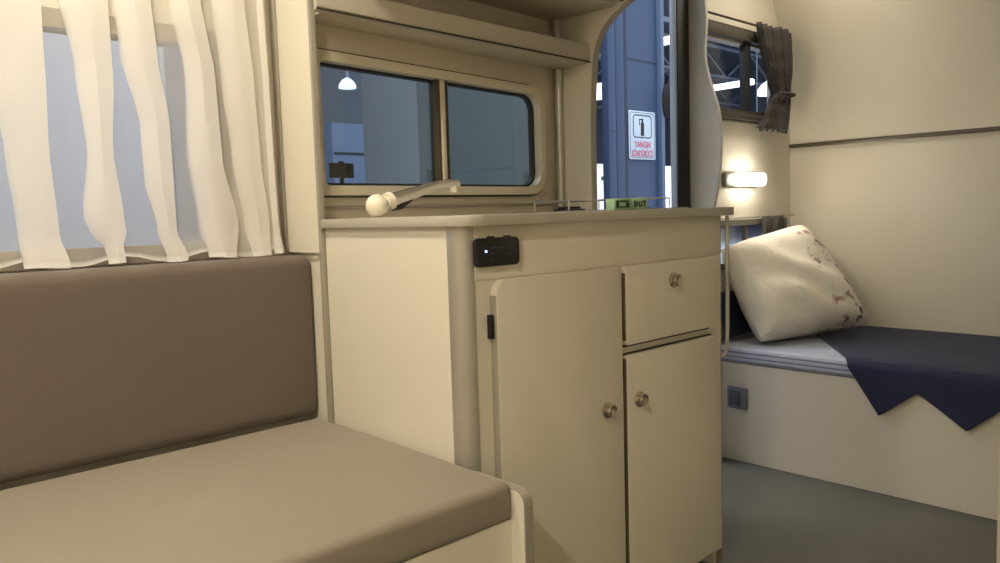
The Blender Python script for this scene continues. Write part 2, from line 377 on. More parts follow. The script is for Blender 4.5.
# small lower window
w = struct_root('window_4', (2.9, YK, 0.68))
b = new(); ring(b, 2.60, 3.17, 0.68, 0.866, 0.012, 0.022, YK-0.015, YK-0.0005, wi=0.008); obj('window_frame', b, mat('mid_grey_frame', rgb(104, 102, 96), 0.5), w)
b = new(); box(b, 2.622, 3.138, YK+0.01, YK+0.014, 0.702, 0.848); obj('window_pane', b, M['glass2'], w)
b = new(); box(b, 2.835, 2.85, YK-0.013, YK+0.009, 0.704, 0.842, 0.002); obj('mullion', b, M['darkframe'], w)

# ------------------------------------------------------------------ kitchen shelf and overhead cabinet
s = thing('wall_shelf', 'long beige shelf with a front lip running above the kitchen window', 'shelf', (1.31, 1.53, 1.337))
def rake(bm):       # the lip climbs slightly towards the sofa end
    for v in bm.verts: v.co.z += 0.015*(1.75-v.co.x)/0.86*max(0, min(1, (1.6-v.co.y)/0.13))
    return bm
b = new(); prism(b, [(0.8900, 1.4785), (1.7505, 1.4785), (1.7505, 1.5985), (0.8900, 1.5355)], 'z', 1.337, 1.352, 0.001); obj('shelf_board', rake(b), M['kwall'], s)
b = new(); prism(b, [(1.464, 1.345), (1.478, 1.3375), (1.4785, 1.391), (1.470, 1.391), (1.464, 1.387)], 'x', 0.8765, 1.7505, 0.001); obj('front_lip', rake(b), mat('grey_beige_lip', rgb(184, 176, 160), 0.45), s)
b = new(); box(b, 0.8765, 1.7505, 1.4620, 1.4645, 1.3385, 1.3425); obj('edge_groove', rake(b), M['darkgap'], s)
o = thing('overhead_cabinet', 'beige overhead cabinet above the shelf, only its underside in view', 'cabinet', (1.31, 1.48, 1.477))
XF = KROT
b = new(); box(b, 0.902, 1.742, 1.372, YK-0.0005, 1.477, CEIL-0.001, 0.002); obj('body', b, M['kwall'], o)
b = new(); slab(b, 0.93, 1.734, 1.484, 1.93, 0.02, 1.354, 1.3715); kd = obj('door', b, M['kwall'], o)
b = new(); lathe(b, [(0.006, 0.0), (0.006, -0.008), (0.012, -0.012), (0.012, -0.018), (0.008, -0.021)], (1.716, 1.3538, 1.492), 'y', 18); obj('knob', b, mat('dark_bronze_knob', rgb(52, 38, 28), 0.35), kd)
XF = None

# ------------------------------------------------------------------ kitchen cabinet
YF = 1.040      # carcass face; doors stand 18 mm proud
c = thing('kitchen_cabinet', 'cream kitchen cabinet with two doors and a drawer under the worktop', 'cabinet', (1.30, 1.32, 0))
b = new()
box(b, 0.886, 0.900, YF+0.034, 1.4912, 0.001, 0.898)       # side panel
box(b, 0.914, 1.729, YF, YF+0.016, 0.045, 0.898)          # face frame
box(b, 1.714, 1.729, YF+0.016, 1.599, 0.001, 0.898)       # far side
box(b, 0.914, 1.714, YF+0.05, YF+0.065, 0.001, 0.045)     # toe kick
box(b, 0.900, 1.714, YF+0.0165, 1.49, 0.05, 0.065)       # bottom
obj('carcass', b, M['cream'], c, False)
b = new(); pts = [(0.914, YF+0.012), (0.914, YF-0.001)]
for k in range(9):
    a = PI*1.5-PI/2*k/8; pts.append((0.915+0.030*math.cos(a)-0.001, YF+0.030+0.031*math.sin(a)))
pts += [(0.884, YF+0.038), (0.896, YF+0.038)]
prism(b, pts, 'z', 0.001, 0.898); obj('corner_post', b, M['alu'], c)
b = new(); box(b, 1.7292, 1.7325, YF-0.001, 1.50, 0.001, 0.897, 0.001); obj('end_edging', b, M['edge'], c)
b = new(); box(b, 0.9142, 1.7285, YF-0.0016, YF, 0.8015, 0.8978, 0.0005); obj('top_fascia', b, M['cream'], c)
def knob(x, z, par):
    b = new(); lathe(b, [(0.0172, 0.0), (0.0172, -0.003), (0.0150, -0.0045), (0.0115, -0.006), (0.0115, -0.009), (0.0140, -0.012), (0.0140, -0.0145), (0.0125, -0.0165), (0.0095, -0.0155), (0.006, -0.0140), (0.001, -0.0135)], (x, 1.0218, z), 'y', 28)
    return obj('knob', b, M['knob'], par)
b = new(); slab(b, 0.950, 1.312, 0.060, 0.801, (0.02, 0.004, 0.004, 0.028), 1.022, YF, 0.003); d1 = obj('door', b, M['cream'], c)
knob(1.256, 0.503, d1)
b = new(); box(b, 0.9400, 0.9485, 1.028, YF, 0.694, 0.738, 0.002); obj('hinge', b, M['black'], d1)
b = new(); box(b, 0.9375, 0.9485, 1.026, YF, 0.10, 0.152, 0.002); obj('hinge', b, M['black'], d1)
b = new(); slab(b, 1.325, 1.680, 0.060, 0.607, (0.01, 0.01, 0.006, 0.004), 1.022, YF, 0.003); d2 = obj('door', b, M['cream'], c)
knob(1.366, 0.506, d2)
b = new(); slab(b, 1.325, 1.680, 0.629, 0.801, (0.01, 0.01, 0.01, 0.016), 1.022, YF, 0.003); d3 = obj('drawer', b, M['cream'], c)
knob(1.500, 0.757, d3)
b = new(); box(b, 1.3240, 1.3249, 1.0235, YF, 0.072, 0.600); obj('gap_shade_strip', b, M['browngap'], d2)  # strip painting the gap's shade on this door's side
b = new(); box(b, 1.3240, 1.3249, 1.0235, YF, 0.640, 0.785); obj('gap_shade_strip', b, M['browngap'], d3)  # same painted gap shade along the drawer's side
b = new(); box(b, 0.9490, 0.9499, 1.0235, YF, 0.080, 0.772); obj('edge_band', b, M['edge'], d1)  # grey-beige strip paints the shade on the first door's side
# dark strips that paint the shade in the gaps between door fronts
b = new(); box(b, 1.3128, 1.3245, YF-0.004, YF-0.0002, 0.062, 0.79); box(b, 1.325, 1.672, YF-0.003, YF-0.0002, 0.6225, 0.6285); box(b, 1.326, 1.672, YF-0.009, YF-0.0002, 0.6075, 0.6095)
obj('shadow_gap', b, M['darkgap'], c)
# USB/voltage panel
b = new(); slab(b, 0.909, 1.018, 0.825, 0.877, 0.010, YF-0.012, YF-0.0017, 0.003)
box(b, 0.945, 0.957, YF-0.010, YF-0.002, 0.876, 0.8795); box(b, 0.985, 0.997, YF-0.010, YF-0.002, 0.876, 0.8795)
cp = obj('power_panel', b, M['black'], c)
b = new(); sphere(b, (0.9325, YF-0.0125, 0.853), 0.0022); obj('indicator_light', b, M['led'], cp)
b = new()
for x0, x1, z in ((0.943, 0.958, 0.858), (0.943, 0.954, 0.848), (0.966, 0.976, 0.857), (0.985, 1.000, 0.860), (0.985, 0.998, 0.846), (0.943, 0.952, 0.838)):
    box(b, x0, x1, YF-0.0126, YF-0.0118, z, z+0.0012)
obj('printed_marks', b, M['ledtick'], cp)
# grab rail on the far end
b = new(); tube(b, smoothpath([(1.749, 1.032, 0.8975), (1.750, 1.032, 0.80), (1.750, 1.032, 0.66), (1.750, 1.034, 0.575), (1.748, 1.036, 0.552), (1.742, 1.042, 0.543), (1.7335, 1.048, 0.543)], 6), 0.005, 10)
obj('grab_rail', b, M['alu'], c)

# worktop
wt = thing('worktop', 'grey-beige kitchen worktop with rounded front corner on the cream cabinet', 'worktop', (1.34, 1.3, 0.8985))
pts = [(0.899, 1.5345), (0.899, 1.4905), (0.874, 1.4905), (0.874, 1.08)]
for k in range(1, 9):
    a = PI+PI/2*k/8; pts.append((0.874+0.05+0.05*math.cos(a), 1.012+0.05+0.05*math.sin(a)))
pts += [(1.748, 1.012), (1.758, 1.022), (1.790, 1.30), (1.790, 1.598), (1.752, 1.598)]
b = new(); prism(b, pts, 'z', 0.8985, 0.9185, 0.002); obj('board', b, M['worktop'], wt)

# ------------------------------------------------------------------ tap
t = thing('folding_tap', 'chrome folding tap with ivory ball base lying low over the worktop', 'tap', (0.905, 1.33, 0.9187))
b = new(); sphere(b, (0.913, 1.33, 0.9425), 0.0238); obj('ball_base', b, M['whiteplastic'], t)
b = new(); tube(b, [(0.924, 1.33, 0.9455), (0.936, 1.33, 0.949), (0.9345, 1.33, 0.949), (0.948, 1.33, 0.953)], [0.0150, 0.0150, 0.0185, 0.0185], 20); obj('collar', b, M['whiteplastic'], t)
b = new(); pth = smoothpath([(0.945, 1.33, 0.952), (0.985, 1.33, 0.9625), (1.03, 1.33, 0.9745), (1.075, 1.33, 0.985), (1.105, 1.33, 0.9885), (1.126, 1.33, 0.988)], 6)
rr = [0.0155-0.0065*min(1, i/18) for i in range(len(pth))]; tube(b, pth, rr, 20)
sphere(b, (1.126, 1.33, 0.988), 0.0095); obj('spout', b, mat('polished_tap_metal', rgb(240, 238, 235), 0.10, metal=0.93), t)
b = new(); tube(b, smoothpath([(0.949, 1.33, 0.938), (0.972, 1.33, 0.9415), (0.99, 1.33, 0.951), (1.015, 1.33, 0.9655)], 4), [0.007]*6+[0.006]*4+[0.004]*3, 12); obj('underside_grip', b, mat('dark_brown_grip', rgb(48, 36, 30), 0.3), t)
b = new(); lathe(b, [(0.0085, 0.0), (0.0085, 0.009), (0.007, 0.014)], (1.117, 1.33, 0.969), n=20); obj('nozzle', b, M['whiteplastic'], t)

# ------------------------------------------------------------------ gas hob with wire pan supports
h = thing('gas_hob', 'low steel gas hob with wire pan supports at the far end of the worktop', 'hob', (1.52, 1.25, 0.9187))
b = new(); prism(b, [(1.42, 1.11), (1.70, 1.11), (1.70, 1.46), (1.42, 1.46)], 'z', 0.9187, 0.9215, 0.0008); obj('hob_plate', b, M['steelsheet'], h)
for cx, cy in ((1.56, 1.385), (1.59, 1.20)):
    b = new(); lathe(b, [(0.042, 0.0), (0.042, 0.003), (0.030, 0.005), (0.030, 0.009), (0.024, 0.011)], (cx, cy, 0.9215), n=24); obj('burner', b, M['black'], h)
def wire_frame(x0, x1, y0, y1):
    b = new(); z = 0.9455; r = 0.0018
    tube(b, [(x0, y0, z), (x1, y0, z), (x1, y1, z), (x0, y1, z)], r, 8, closed=True)
    for x, y in ((x0, y0), (x1, y0), (x1, y1), (x0, y1)): tube(b, [(x, y, z), (x, y, 0.9222)], r, 8)
    for k in range(1, 3): tube(b, [(x0+(x1-x0)*k/3, y0, z), (x0+(x1-x0)*k/3, y1, z)], r, 8)
    obj('pan_support', b, M['chrome'], h)
wire_frame(1.49, 1.64, 1.325, 1.445); wire_frame(1.53, 1.66, 1.14, 1.26)
b = new(); lathe(b, [(0.012, 0.0), (0.012, 0.004), (0.008, 0.007), (0.008, 0.014), (0.003, 0.015)], (1.455, 1.14, 0.9215), n=18); obj('knob', b, M['chrome'], h)
# small green card packs by the hob
def pack(name, label, x0, x1, y, wds):
    p = thing(name, label, 'pack', ((x0+x1)/2, y+0.012, 0.9187), None)
    b = new(); box(b, x0, x1, y, y+0.024, 0.9190, 0.9445, 0.002); obj('card_box', b, M['green'], p)
    b = new()
    for a0, a1, z0, z1 in wds: box(b, x0+a0, x0+a1, y-0.0006, y, 0.921+z0, 0.921+z1)
    obj('printed_marks', b, M['greendark'], p)
pack('card_pack', 'pale green pack with a dark framed panel beside the hob wires, left one', 1.352, 1.415, 1.07, [(0.006, 0.016, 0.003, 0.019), (0.018, 0.050, 0.015, 0.019), (0.040, 0.052, 0.003, 0.014), (0.018, 0.038, 0.003, 0.006)])
pack('card_pack', 'pale green pack with dark lettering-like marks beside the hob wires, right one', 1.421, 1.473, 1.07, [(0.002, 0.007, 0.003, 0.018), (0.009, 0.014, 0.006, 0.015), (0.018, 0.022, 0.004, 0.016), (0.022, 0.027, 0.004, 0.007), (0.027, 0.031, 0.004, 0.016), (0.034, 0.046, 0.014, 0.018), (0.038, 0.042, 0.004, 0.014)])

# small black device standing in the window recess
dv = thing('small_screen', 'small black screen on a stubby stand behind the lower left of the kitchen window', 'screen', (0.985, 1.52, 0.995))
XF = KROT
b = new(); box(b, 0.950, 1.016, YK+0.022, YK+0.030, 1.012, 1.046, 0.002); box(b, 0.975, 0.989, YK+0.023, YK+0.029, 1.045, 1.0505, 0.001); obj('screen', b, M['black'], dv)
b = new(); lathe(b, [(0.0085, 0.0), (0.0085, 0.003), (0.005, 0.008), (0.005, 0.018)], (0.983, YK+0.0265, 0.9945), n=16); obj('stand', b, M['black'], dv)
XF = None

# ------------------------------------------------------------------ sofa
def cushion(bm, x0, x1, y0, y1, z0, z1, r, puff=0.0, seed=0, rad_axis=None):
    t = bmesh.new(); bmesh.ops.create_cube(t, size=1)
    for v in t.verts: v.co = Vector(((x0+x1)/2+v.co.x*(x1-x0), (y0+y1)/2+v.co.y*(y1-y0), (z0+z1)/2+v.co.z*(z1-z0)))
    bmesh.ops.bevel(t, geom=list(t.edges), offset=r, segments=4, profile=0.5, affect='EDGES')
    big = [e for e in t.edges if e.calc_length() > 0.08]
    bmesh.ops.subdivide_edges(t, edges=big, cuts=14, use_grid_fill=True)
    for v in t.verts:
        n = noise.noise(Vector((v.co.x*3+seed, v.co.y*3, v.co.z*3)))
        v.co += Vector((0, 0, 1))*n*puff if z1-z0 < 0.15 else Vector((0, 1, 0))*n*puff
    bmesh.ops.recalc_face_normals(t, faces=t.faces); merge(bm, t)
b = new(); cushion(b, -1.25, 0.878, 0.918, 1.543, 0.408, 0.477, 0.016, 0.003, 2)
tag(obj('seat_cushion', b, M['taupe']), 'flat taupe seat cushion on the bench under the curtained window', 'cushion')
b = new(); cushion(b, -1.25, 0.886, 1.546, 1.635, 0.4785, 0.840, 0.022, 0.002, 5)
tag(obj('backrest_cushion', b, M['taupe2']), 'upright shade-darkened taupe backrest cushion below the sheer curtain', 'cushion')
bs = thing('bench_base', 'cream bench box carrying the taupe sofa cushions', 'bench', (-0.1, 1.2, 0))
b = new(); box(b, -1.25, 0.884, 0.925, 0.940, 0.001, 0.407); box(b, -1.25, 0.884, 0.9405, 1.65, 0.392, 0.407); obj('front_panel', b, M['cream'], bs, False)
pts = [(1.034, 0.001), (1.034, 0.458)]
for k in range(7):
    a = PI/2+PI/2*k/6; pts.append((0.917+0.022*math.cos(a), 0.436+0.022*math.sin(a)))
pts += [(0.895, 0.001)]
b = new(); prism(b, pts, 'x', 0.8772, 0.8838); box(b, 0.8838, 0.8842, 0.9, 1.0, 0.1, 0.2); obj('end_panel', b, M['cream'], bs)
b = new(); q = pts[1:]
for i in range(len(q)-1): bar(b, (0.8880, q[i][0]-0.0005, q[i][1]+0.0005), (0.8880, q[i+1][0]-0.0005, q[i+1][1]+0.0005), 0.019, 0.004)
obj('edge_band', b, M['edge'], bs)

# ------------------------------------------------------------------ sheer curtain over the sofa window
# each pleat: rows of (z, left X, right X); inside a pleat the voile doubles back on itself
ZT, ZB = 1.62, 0.832
pleats = [
    [(1.62, -0.16, -0.06), (1.38, -0.14, -0.03), (0.84, -0.12, -0.02)],
    [(1.62, 0.04, 0.16), (1.36, 0.06, 0.18), (0.84, 0.10, 0.19)],
    [(1.62, 0.235, 0.375), (1.33, 0.262, 0.398), (1.20, 0.300, 0.396), (1.05, 0.325, 0.392), (0.90, 0.335, 0.398), (0.84, 0.337, 0.410)],
    [(1.62, 0.39, 0.52), (1.35, 0.430, 0.512), (1.20, 0.450, 0.512), (1.05, 0.460, 0.502), (0.93, 0.446, 0.512), (0.895, 0.456, 0.515), (0.87, 0.477, 0.507), (0.84, 0.480, 0.508)],
    [(1.62, 0.50, 0.595), (1.36, 0.527, 0.590), (1.25, 0.532, 0.596), (1.10, 0.560, 0.612), (1.0, 0.562, 0.612), (0.90, 0.580, 0.612), (0.84, 0.592, 0.628)],
    [(1.62, 0.58, 0.665), (1.38, 0.632, 0.690), (1.20, 0.655, 0.712), (1.05, 0.650, 0.716), (0.90, 0.664, 0.744), (0.84, 0.678, 0.732)],
    [(1.62, 0.69, 0.745), (1.38, 0.722, 0.785), (1.20, 0.732, 0.797), (1.05, 0.745, 0.802), (0.90, 0.765, 0.815), (0.84, 0.775, 0.812)],
    [(1.62, 0.80, 0.815), (1.38, 0.822, 0.832), (1.20, 0.826, 0.834), (1.05, 0.826, 0.835), (0.90, 0.828, 0.838), (0.84, 0.826, 0.842)],
]
def at(rows, z):
    if z >= rows[0][0]: return rows[0][1], rows[0][2]
    for i in range(len(rows)-1):
        a, c_ = rows[i], rows[i+1]
        if a[0] >= z >= c_[0]:
            t_ = (a[0]-z)/(a[0]-c_[0]); t_ = t_*t_*(3-2*t_)
            return a[1]+(c_[1]-a[1])*t_, a[2]+(c_[2]-a[2])*t_
    return rows[-1][1], rows[-1][2]
def curtain_row(z, k):
    Y0 = 1.618; pts = [(-0.20, Y0, 0.24)]
    for i, rows in enumerate(pleats):
        l, r = at(rows, z); l -= 0.0; w = r-l
        d = 0.5*w if w < 0.02 else 1.0
        gap = 0.24 if i < 5 else 0.42
        pts.append((l-0.003, Y0, gap))
        for (fx, fy) in ((0.0, 0.0), (0.5, -0.016), (1.0, -0.012), (0.93, -0.004), (0.45, -0.006), (0.06, 0.004), (0.10, 0.010), (0.55, 0.006), (0.96, 0.002), (1.0, 0.0)):
            pts.append((l+fx*w, Y0+fy*1.0, 0.62))
        pts.append((r+0.003, Y0, 0.24 if i < 4 else 0.42))
    # hem drape: cloth comes forward over the cushion top at the bottom
    out = []
    for i in range(len(pts)-1):
        a = pts[i]; c_ = pts[i+1]
        for s_ in range(3):
            u = s_/3; out.append((a[0]+(c_[0]-a[0])*u, a[1]+(c_[1]-a[1])*u+0.002*math.sin((a[0]+u*(c_[0]-a[0]))*60+z*6), a[2]+(c_[2]-a[2])*u))
    out.append(pts[-1]); return out
b = new(); NR = 60; grid = []; W = []
for j in range(NR+1):
    z = ZT+(ZB-ZT)*j/NR; row = curtain_row(z, j); L = []
    for (x, y, wv) in row:
        zz = z
        if j > NR-4: 
            f = (j-(NR-4))/4
            zz = z+f*(0.010+0.008*math.sin(x*38+1.0))*(0.3 if wv > 0.5 else 1.0)
            y -= f*0.010
        L.append(b.verts.new((x, y, zz+0.009))); W.append(1.0 if j == NR else wv)
    grid.append(L)
for j in range(NR):
    for i in range(len(grid[0])-1): b.faces.new((grid[j][i], grid[j][i+1], grid[j+1][i+1], grid[j+1][i]))
cu = obj('sheer_curtain', b, M['sheer'])
at_ = cu.data.attributes.new('weave', 'FLOAT', 'POINT')
for i, v in enumerate(W): at_.data[i].value = v
tag(cu, 'sheer white voile curtain hanging in loose pleats over the sofa window', 'curtain')
b = new(); tube(b, [(-1.25, 1.62, 1.635), (0.852, 1.62, 1.635)], 0.006, 10); tag(obj('curtain_rail', b, M['alu']), 'rail above the sheer curtain of the sofa window', 'rail')

# ------------------------------------------------------------------ bed
bd = thing('bed', 'white boxed bed base across the rear of the caravan', 'bed', (2.86, 0.5, 0))
b = new(); box(b, 2.506, 2.522, -0.549, YK-0.001, 0.001, 0.358); box(b, 2.5225, 3.224, -0.549, YK-0.001, 0.343, 0.358); obj('front_board', b, M['bedboard'], bd, False)
b = new(); slab(b, 0, 0.075, 0, 0.078, 0.006, 0, 0.008, 0.002)
def face_x(bm, X, Ymax, z):   # turn XZ-plane shapes to stand on the bed front
    for v in bm.verts:
        x, y, zz = v.co; v.co = Vector((X-y, Ymax-x, z+zz))
    bmesh.ops.recalc_face_normals(bm, faces=bm.faces); return bm
face_x(b, 2.5055, 1.476, 0.194); sk = obj('light_switch', b, M['socket'], bd)
b = new(); slab(b, 0.010, 0.052, 0.012, 0.066, 0.003, 0.008, 0.0115, 0.001); face_x(b, 2.5055, 1.476, 0.194); obj('rocker', b, M['socketdark'], sk)
b = new(); box(b, 2.500, 3.222, -0.545, YK-0.003, 0.3590, 0.417, 0.016, 4)
tag(obj('mattress', b, M['sheet']), 'thin mattress in a blue-grey striped sheet on the white bed base', 'mattress')

# navy throw with pointed hem
hem = [(1.046, 0.402), (0.942, 0.254), (0.832, 0.342), (0.696, 0.250), (0.56, 0.372), (0.44, 0.27), (0.30, 0.38), (0.2, 0.30)]
def hemz(y):
    for i in range(len(hem)-1):
        a, c_ = hem[i], hem[i+1]
        if a[0] >= y >= c_[0]: return a[1]+(c_[1]-a[1])*(a[0]-y)/(a[0]-c_[0])
    return 0.402
b = new(); cols = []; NY = 110
for i in range(NY+1):
    y = 1.54-(1.54-0.20)*i/NY; L = []
    xf = 2.500+max(0, y-1.046)*1.42
    full = y <= 1.046
    for k in range(25):
        x = 3.215+(min(max(xf, 2.512), 3.20)-3.215)*k/24
        z = 0.4205+0.003*max(0, noise.noise(Vector((x*7, y*7, 0)))) - (0.006*max(0, (2.53-x)/0.03) if full else 0)
        L.append((x, y, z))
    zb = hemz(y) if full else None
    for k in range(1, 17):
        if full:
            s_ = k/16; zt = 0.412; zz = zt+(zb-zt)*s_
            x = 2.497-0.004*min(1, s_*3)+0.003*math.sin(y*26)*s_-0.003*s_
            if k == 1: x = 2.4985
            L.append((x, y, zz))
        else: L.append((L[24][0]-0.0004*k*0.1, y, L[24][2]-0.00001*k))
    cols.append([b.verts.new(p) for p in L])
for i in range(NY):
    for k in range(len(cols[0])-1): b.faces.new((cols[i][k], cols[i][k+1], cols[i+1][k+1], cols[i+1][k]))
bmesh.ops.recalc_face_normals(b, faces=b.faces)
th = obj('bed_throw', b, M['navy']); md = th.modifiers.new('thick', 'SOLIDIFY'); md.thickness = 0.0025; md.offset = 1
tag(th, 'navy blue throw with pointed zigzag hem hanging over the bed front', 'throw')

# pillows
def pillow(A, B, C, D, thick, seed, mask=False, pinch=0.05, exp=0.5):
    """A,B,C,D corners in turn (A-B top edge); returns bmesh"""
    A, B, C, D = map(Vector, (A, B, C, D)); nrm = ((B-A).cross(D-A)+(C-B).cross(A-B)*-1).normalized()
    n = 26; bm = new(); F = {}; msk = {}
    for side in (1, -1):
        for i in range(n+1):
            for j in range(n+1):
                border = i in (0, n) or j in (0, n)
                if side == -1 and border: F[(-1, i, j)] = F[(1, i, j)]; continue
                u, v = i/n, j/n
                uu, vv = 2*u-1, 2*v-1
                us = u+pinch*uu*(vv*vv-1)*-0.6*(1-abs(uu))*0; 
                p = A*(1-u)*(1-v)+B*u*(1-v)+C*u*v+D*(1-u)*v
                cen = (A+B+C+D)/4
                inn = pinch*((1-uu*uu)*(vv**4)+(1-vv*vv)*(uu**4))
                p = p+(cen-p)*inn
                hgt = thick*((1-uu**4)*(1-vv**4))**exp
                hgt += 0.014*noise.noise(p*9+Vector((seed, 0, 0)))*(1-max(abs(uu), abs(vv))**6)
                hgt += 0.010*math.sin((u*1.5-v*2.2)*7+seed+2*noise.noise(p*5))*(1-uu**2)*(1-vv**2)
                q = bm.verts.new(p+nrm*side*hgt); F[(side, i, j)] = q
                msk[q] = (u, v)
    for side in (1, -1):
        for i in range(n):
            for j in range(n):
                f = (F[(side, i, j)], F[(side, i+1, j)], F[(side, i+1, j+1)], F[(side, i, j+1)])
                try: bm.faces.new(f if side == 1 else f[::-1])
                except ValueError: pass
    bmesh.ops.recalc_face_normals(bm, faces=bm.faces)
    bm.verts.index_update(); m = [msk[v] for v in bm.verts]
    return bm, m
PA, PB, PC, PD = (2.66, 1.60, 0.755), (3.05, 1.47, 0.835), (3.0, 1.18, 0.46), (2.57, 1.38, 0.435)
b, m = pillow(PA, PB, PC, PD, 0.10, 3, exp=0.42, pinch=0.03)
pl = obj('pillow', b, M['pillow'])
a_ = pl.data.attributes.new('printmask', 'FLOAT', 'POINT')
for i, (u, v) in enumerate(m):
    a_.data[i].value = max(0, min(1.05, (u-0.42)*4.2))*(1 if v > 0.12 else 0.4)
tag(pl, 'large white pillow with a grey and mauve flower print leaning in the bed corner', 'pillow')
b, m = pillow((2.54, 1.57, 0.60), (2.88, 1.57, 0.60), (2.88, 1.50, 0.435), (2.54, 1.50, 0.435), 0.025, 8)
tag(obj('pillow', b, M['navy']), 'navy cushion tucked behind the white pillow against the side wall', 'pillow')

# ------------------------------------------------------------------ reading lamp
l = thing('reading_lamp', 'lit rounded reading lamp on the wall between the bed windows', 'lamp', (2.80, YK, 1.02))
b = new(); slab(b, 2.672, 2.925, 0.994, 1.050, 0.012, YK-0.020, YK, 0.003); obj('lamp_base', b, M['lampbase'], l)
b = new(); slab(b, 2.715, 2.915, 0.9965, 1.0475, 0.022, YK-0.060, YK-0.0205, 0.008); obj('lamp_shade', b, M['glow'], l)

# ------------------------------------------------------------------ grey curtains in the bed bay
def grey_curtain(name, rows, folds, depth, y0, label, m, seedp=0.0):
    b = new(); G = []; zs = [r[0] for r in rows]; N = 44
    for j in range(N+1):
        z = zs[0]+(zs[-1]-zs[0])*j/N; L = []
        for i in range(len(rows)-1):
            if rows[i][0] >= z >= rows[i+1][0]-1e-9:
                t_ = (rows[i][0]-z)/(rows[i][0]-rows[i+1][0]); t_ = t_*t_*(3-2*t_); l_ = rows[i][1]+(rows[i+1][1]-rows[i][1])*t_; r_ = rows[i][2]+(rows[i+1][2]-rows[i][2])*t_; break
        w = r_-l_
        for k in range(97):
            u = k/96; ph = u*folds*2*PI+0.6*math.sin(z*9+seedp)
            amp = depth*(0.75+0.25*math.sin(u*11+seedp))
            L.append(b.verts.new((l_+w*u+0.006*math.sin(ph*2), y0-amp*(0.5+0.5*math.sin(ph))-0.012*math.sin(PI*u), z+0.006*math.sin(ph+1)*(1 if j in (0, N) else 0))))
        G.append(L)
    for j in range(N):
        for k in range(96): b.faces.new((G[j][k], G[j][k+1], G[j+1][k+1], G[j+1][k]))
    o = obj(name, b, m); md = o.modifiers.new('thick', 'SOLIDIFY'); md.thickness = 0.002
    return o
root = thing('tied_curtain', 'charcoal curtain tied at the waist beside the upper bed window', 'curtain', (3.05, YK-0.04, 1.2))
cc = grey_curtain('curtain_cloth', [(1.612, 2.825, 3.12), (1.55, 2.850, 3.12), (1.47, 2.89, 3.12), (1.40, 2.93, 3.11), (1.362, 2.955, 3.10), (1.33, 2.93, 3.11), (1.27, 2.890, 3.115), (1.215, 2.845, 3.105)], 6, 0.040, YK-0.040, '', M['greycloth'], 1.0)
cc.parent = root; cc.location = cc.location-root.location
b = new(); tube(b, [(2.985+0.06+0.062*math.cos(a*PI/8), YK-0.066+0.028*math.sin(a*PI/8), 1.362) for a in range(16)], 0.006, 8, closed=True)
obj('tie_band', b, M['greycloth'], root)
b = new(); tube(b, [(2.50, YK-0.045, 1.612), (3.128, YK-0.045, 1.612)], 0.0045, 8); tag(obj('curtain_rail', b, M['darkgap']), 'thin dark curtain rail above the upper bed window', 'rail')
root = thing('gathered_curtain', 'short charcoal curtain bunched over the small lower bed window', 'curtain', (3.0, YK-0.03, 0.70))
cc = grey_curtain('curtain_cloth', [(0.872, 2.92, 3.10), (0.80, 2.915, 3.11), (0.70, 2.90, 3.12)], 5, 0.022, YK-0.028, '', M['greycloth'], 2.2)
cc.parent = root; cc.location = cc.location-root.location
b = new(); tube(b, [(2.60, YK-0.035, 0.876), (3.19, YK-0.035, 0.876)], 0.0035, 8)
cr = obj('curtain_rail', b, M['alu']); tag(cr, 'thin pale rail above the small lower bed window', 'rail')
b = new()
for k in range(7):
    x = 2.93+k*0.026; tube(b, [(x+0.006*math.cos(a*PI/5), YK-0.035+0.006*math.sin(a*PI/5)*0.4, 0.873+0.008*math.sin(a*PI/5)) for a in range(10)], 0.0012, 6, closed=True)
obj('curtain_ring', b, M['chrome'], root)

# ------------------------------------------------------------------ wardrobe cutting in at the right
wd = thing('wardrobe', 'tall cream wardrobe, only its left corner showing at the right edge', 'wardrobe', (2.22, 0.2, 0))
b = new(); box(b, 1.95, 2.45, -0.545, 0.483, 0.001, CEIL-0.002, 0.004); obj('body', b, M['cream'], wd)
b = new(); box(b, 1.932, 1.9495, -0.52, 0.470, 0.06, 1.88, 0.004); wdd = obj('door', b, M['cream'], wd)
b = new(); lathe(b, [(0.017, 0.0), (0.015, -0.004), (0.011, -0.009), (0.014, -0.015), (0.006, -0.019)], (1.9318, 0.42, 0.95), 'x', 20); obj('knob', b, M['knob'], wdd)

# ------------------------------------------------------------------ ceiling lamps of the caravan
def ceiling_lamp(x, y, e, lab, col=(1, 0.90, 0.73), size=0.14, z=CEIL):
    t_ = thing('ceiling_lamp', lab, 'lamp', (x, y, z-0.03))
    b = new(); lathe(b, [(0.085, 0.0), (0.085, -0.012), (0.078, -0.02), (0.070, -0.02)], (x, y, z-0.001), n=32); obj('lamp_rim', b, M['alu'], t_)
    b = new(); lathe(b, [(0.068, -0.018), (0.060, -0.024), (0.03, -0.027), (0.001, -0.028)], (x, y, z-0.001), n=32); obj('lamp_diffuser', b, M['ceilglow'], t_)
    L = bpy.data.lights.new('lamp_light', 'AREA'); L.shape = 'DISK'; L.size = size; L.energy = e; L.color = col
    lo = bpy.data.objects.new('lamp_light', L); COL.objects.link(lo); lo.parent = t_; lo.location = (0, 0, -0.003)
ceiling_lamp(0.32, 1.18, 7.6, 'round warm ceiling lamp above the sofa near the curtain')
ceiling_lamp(2.75, 1.25, 1.8, 'round warm ceiling lamp above the bed corner')
ceiling_lamp(-0.60, 0.20, 15, 'round warm ceiling lamp behind the viewpoint')
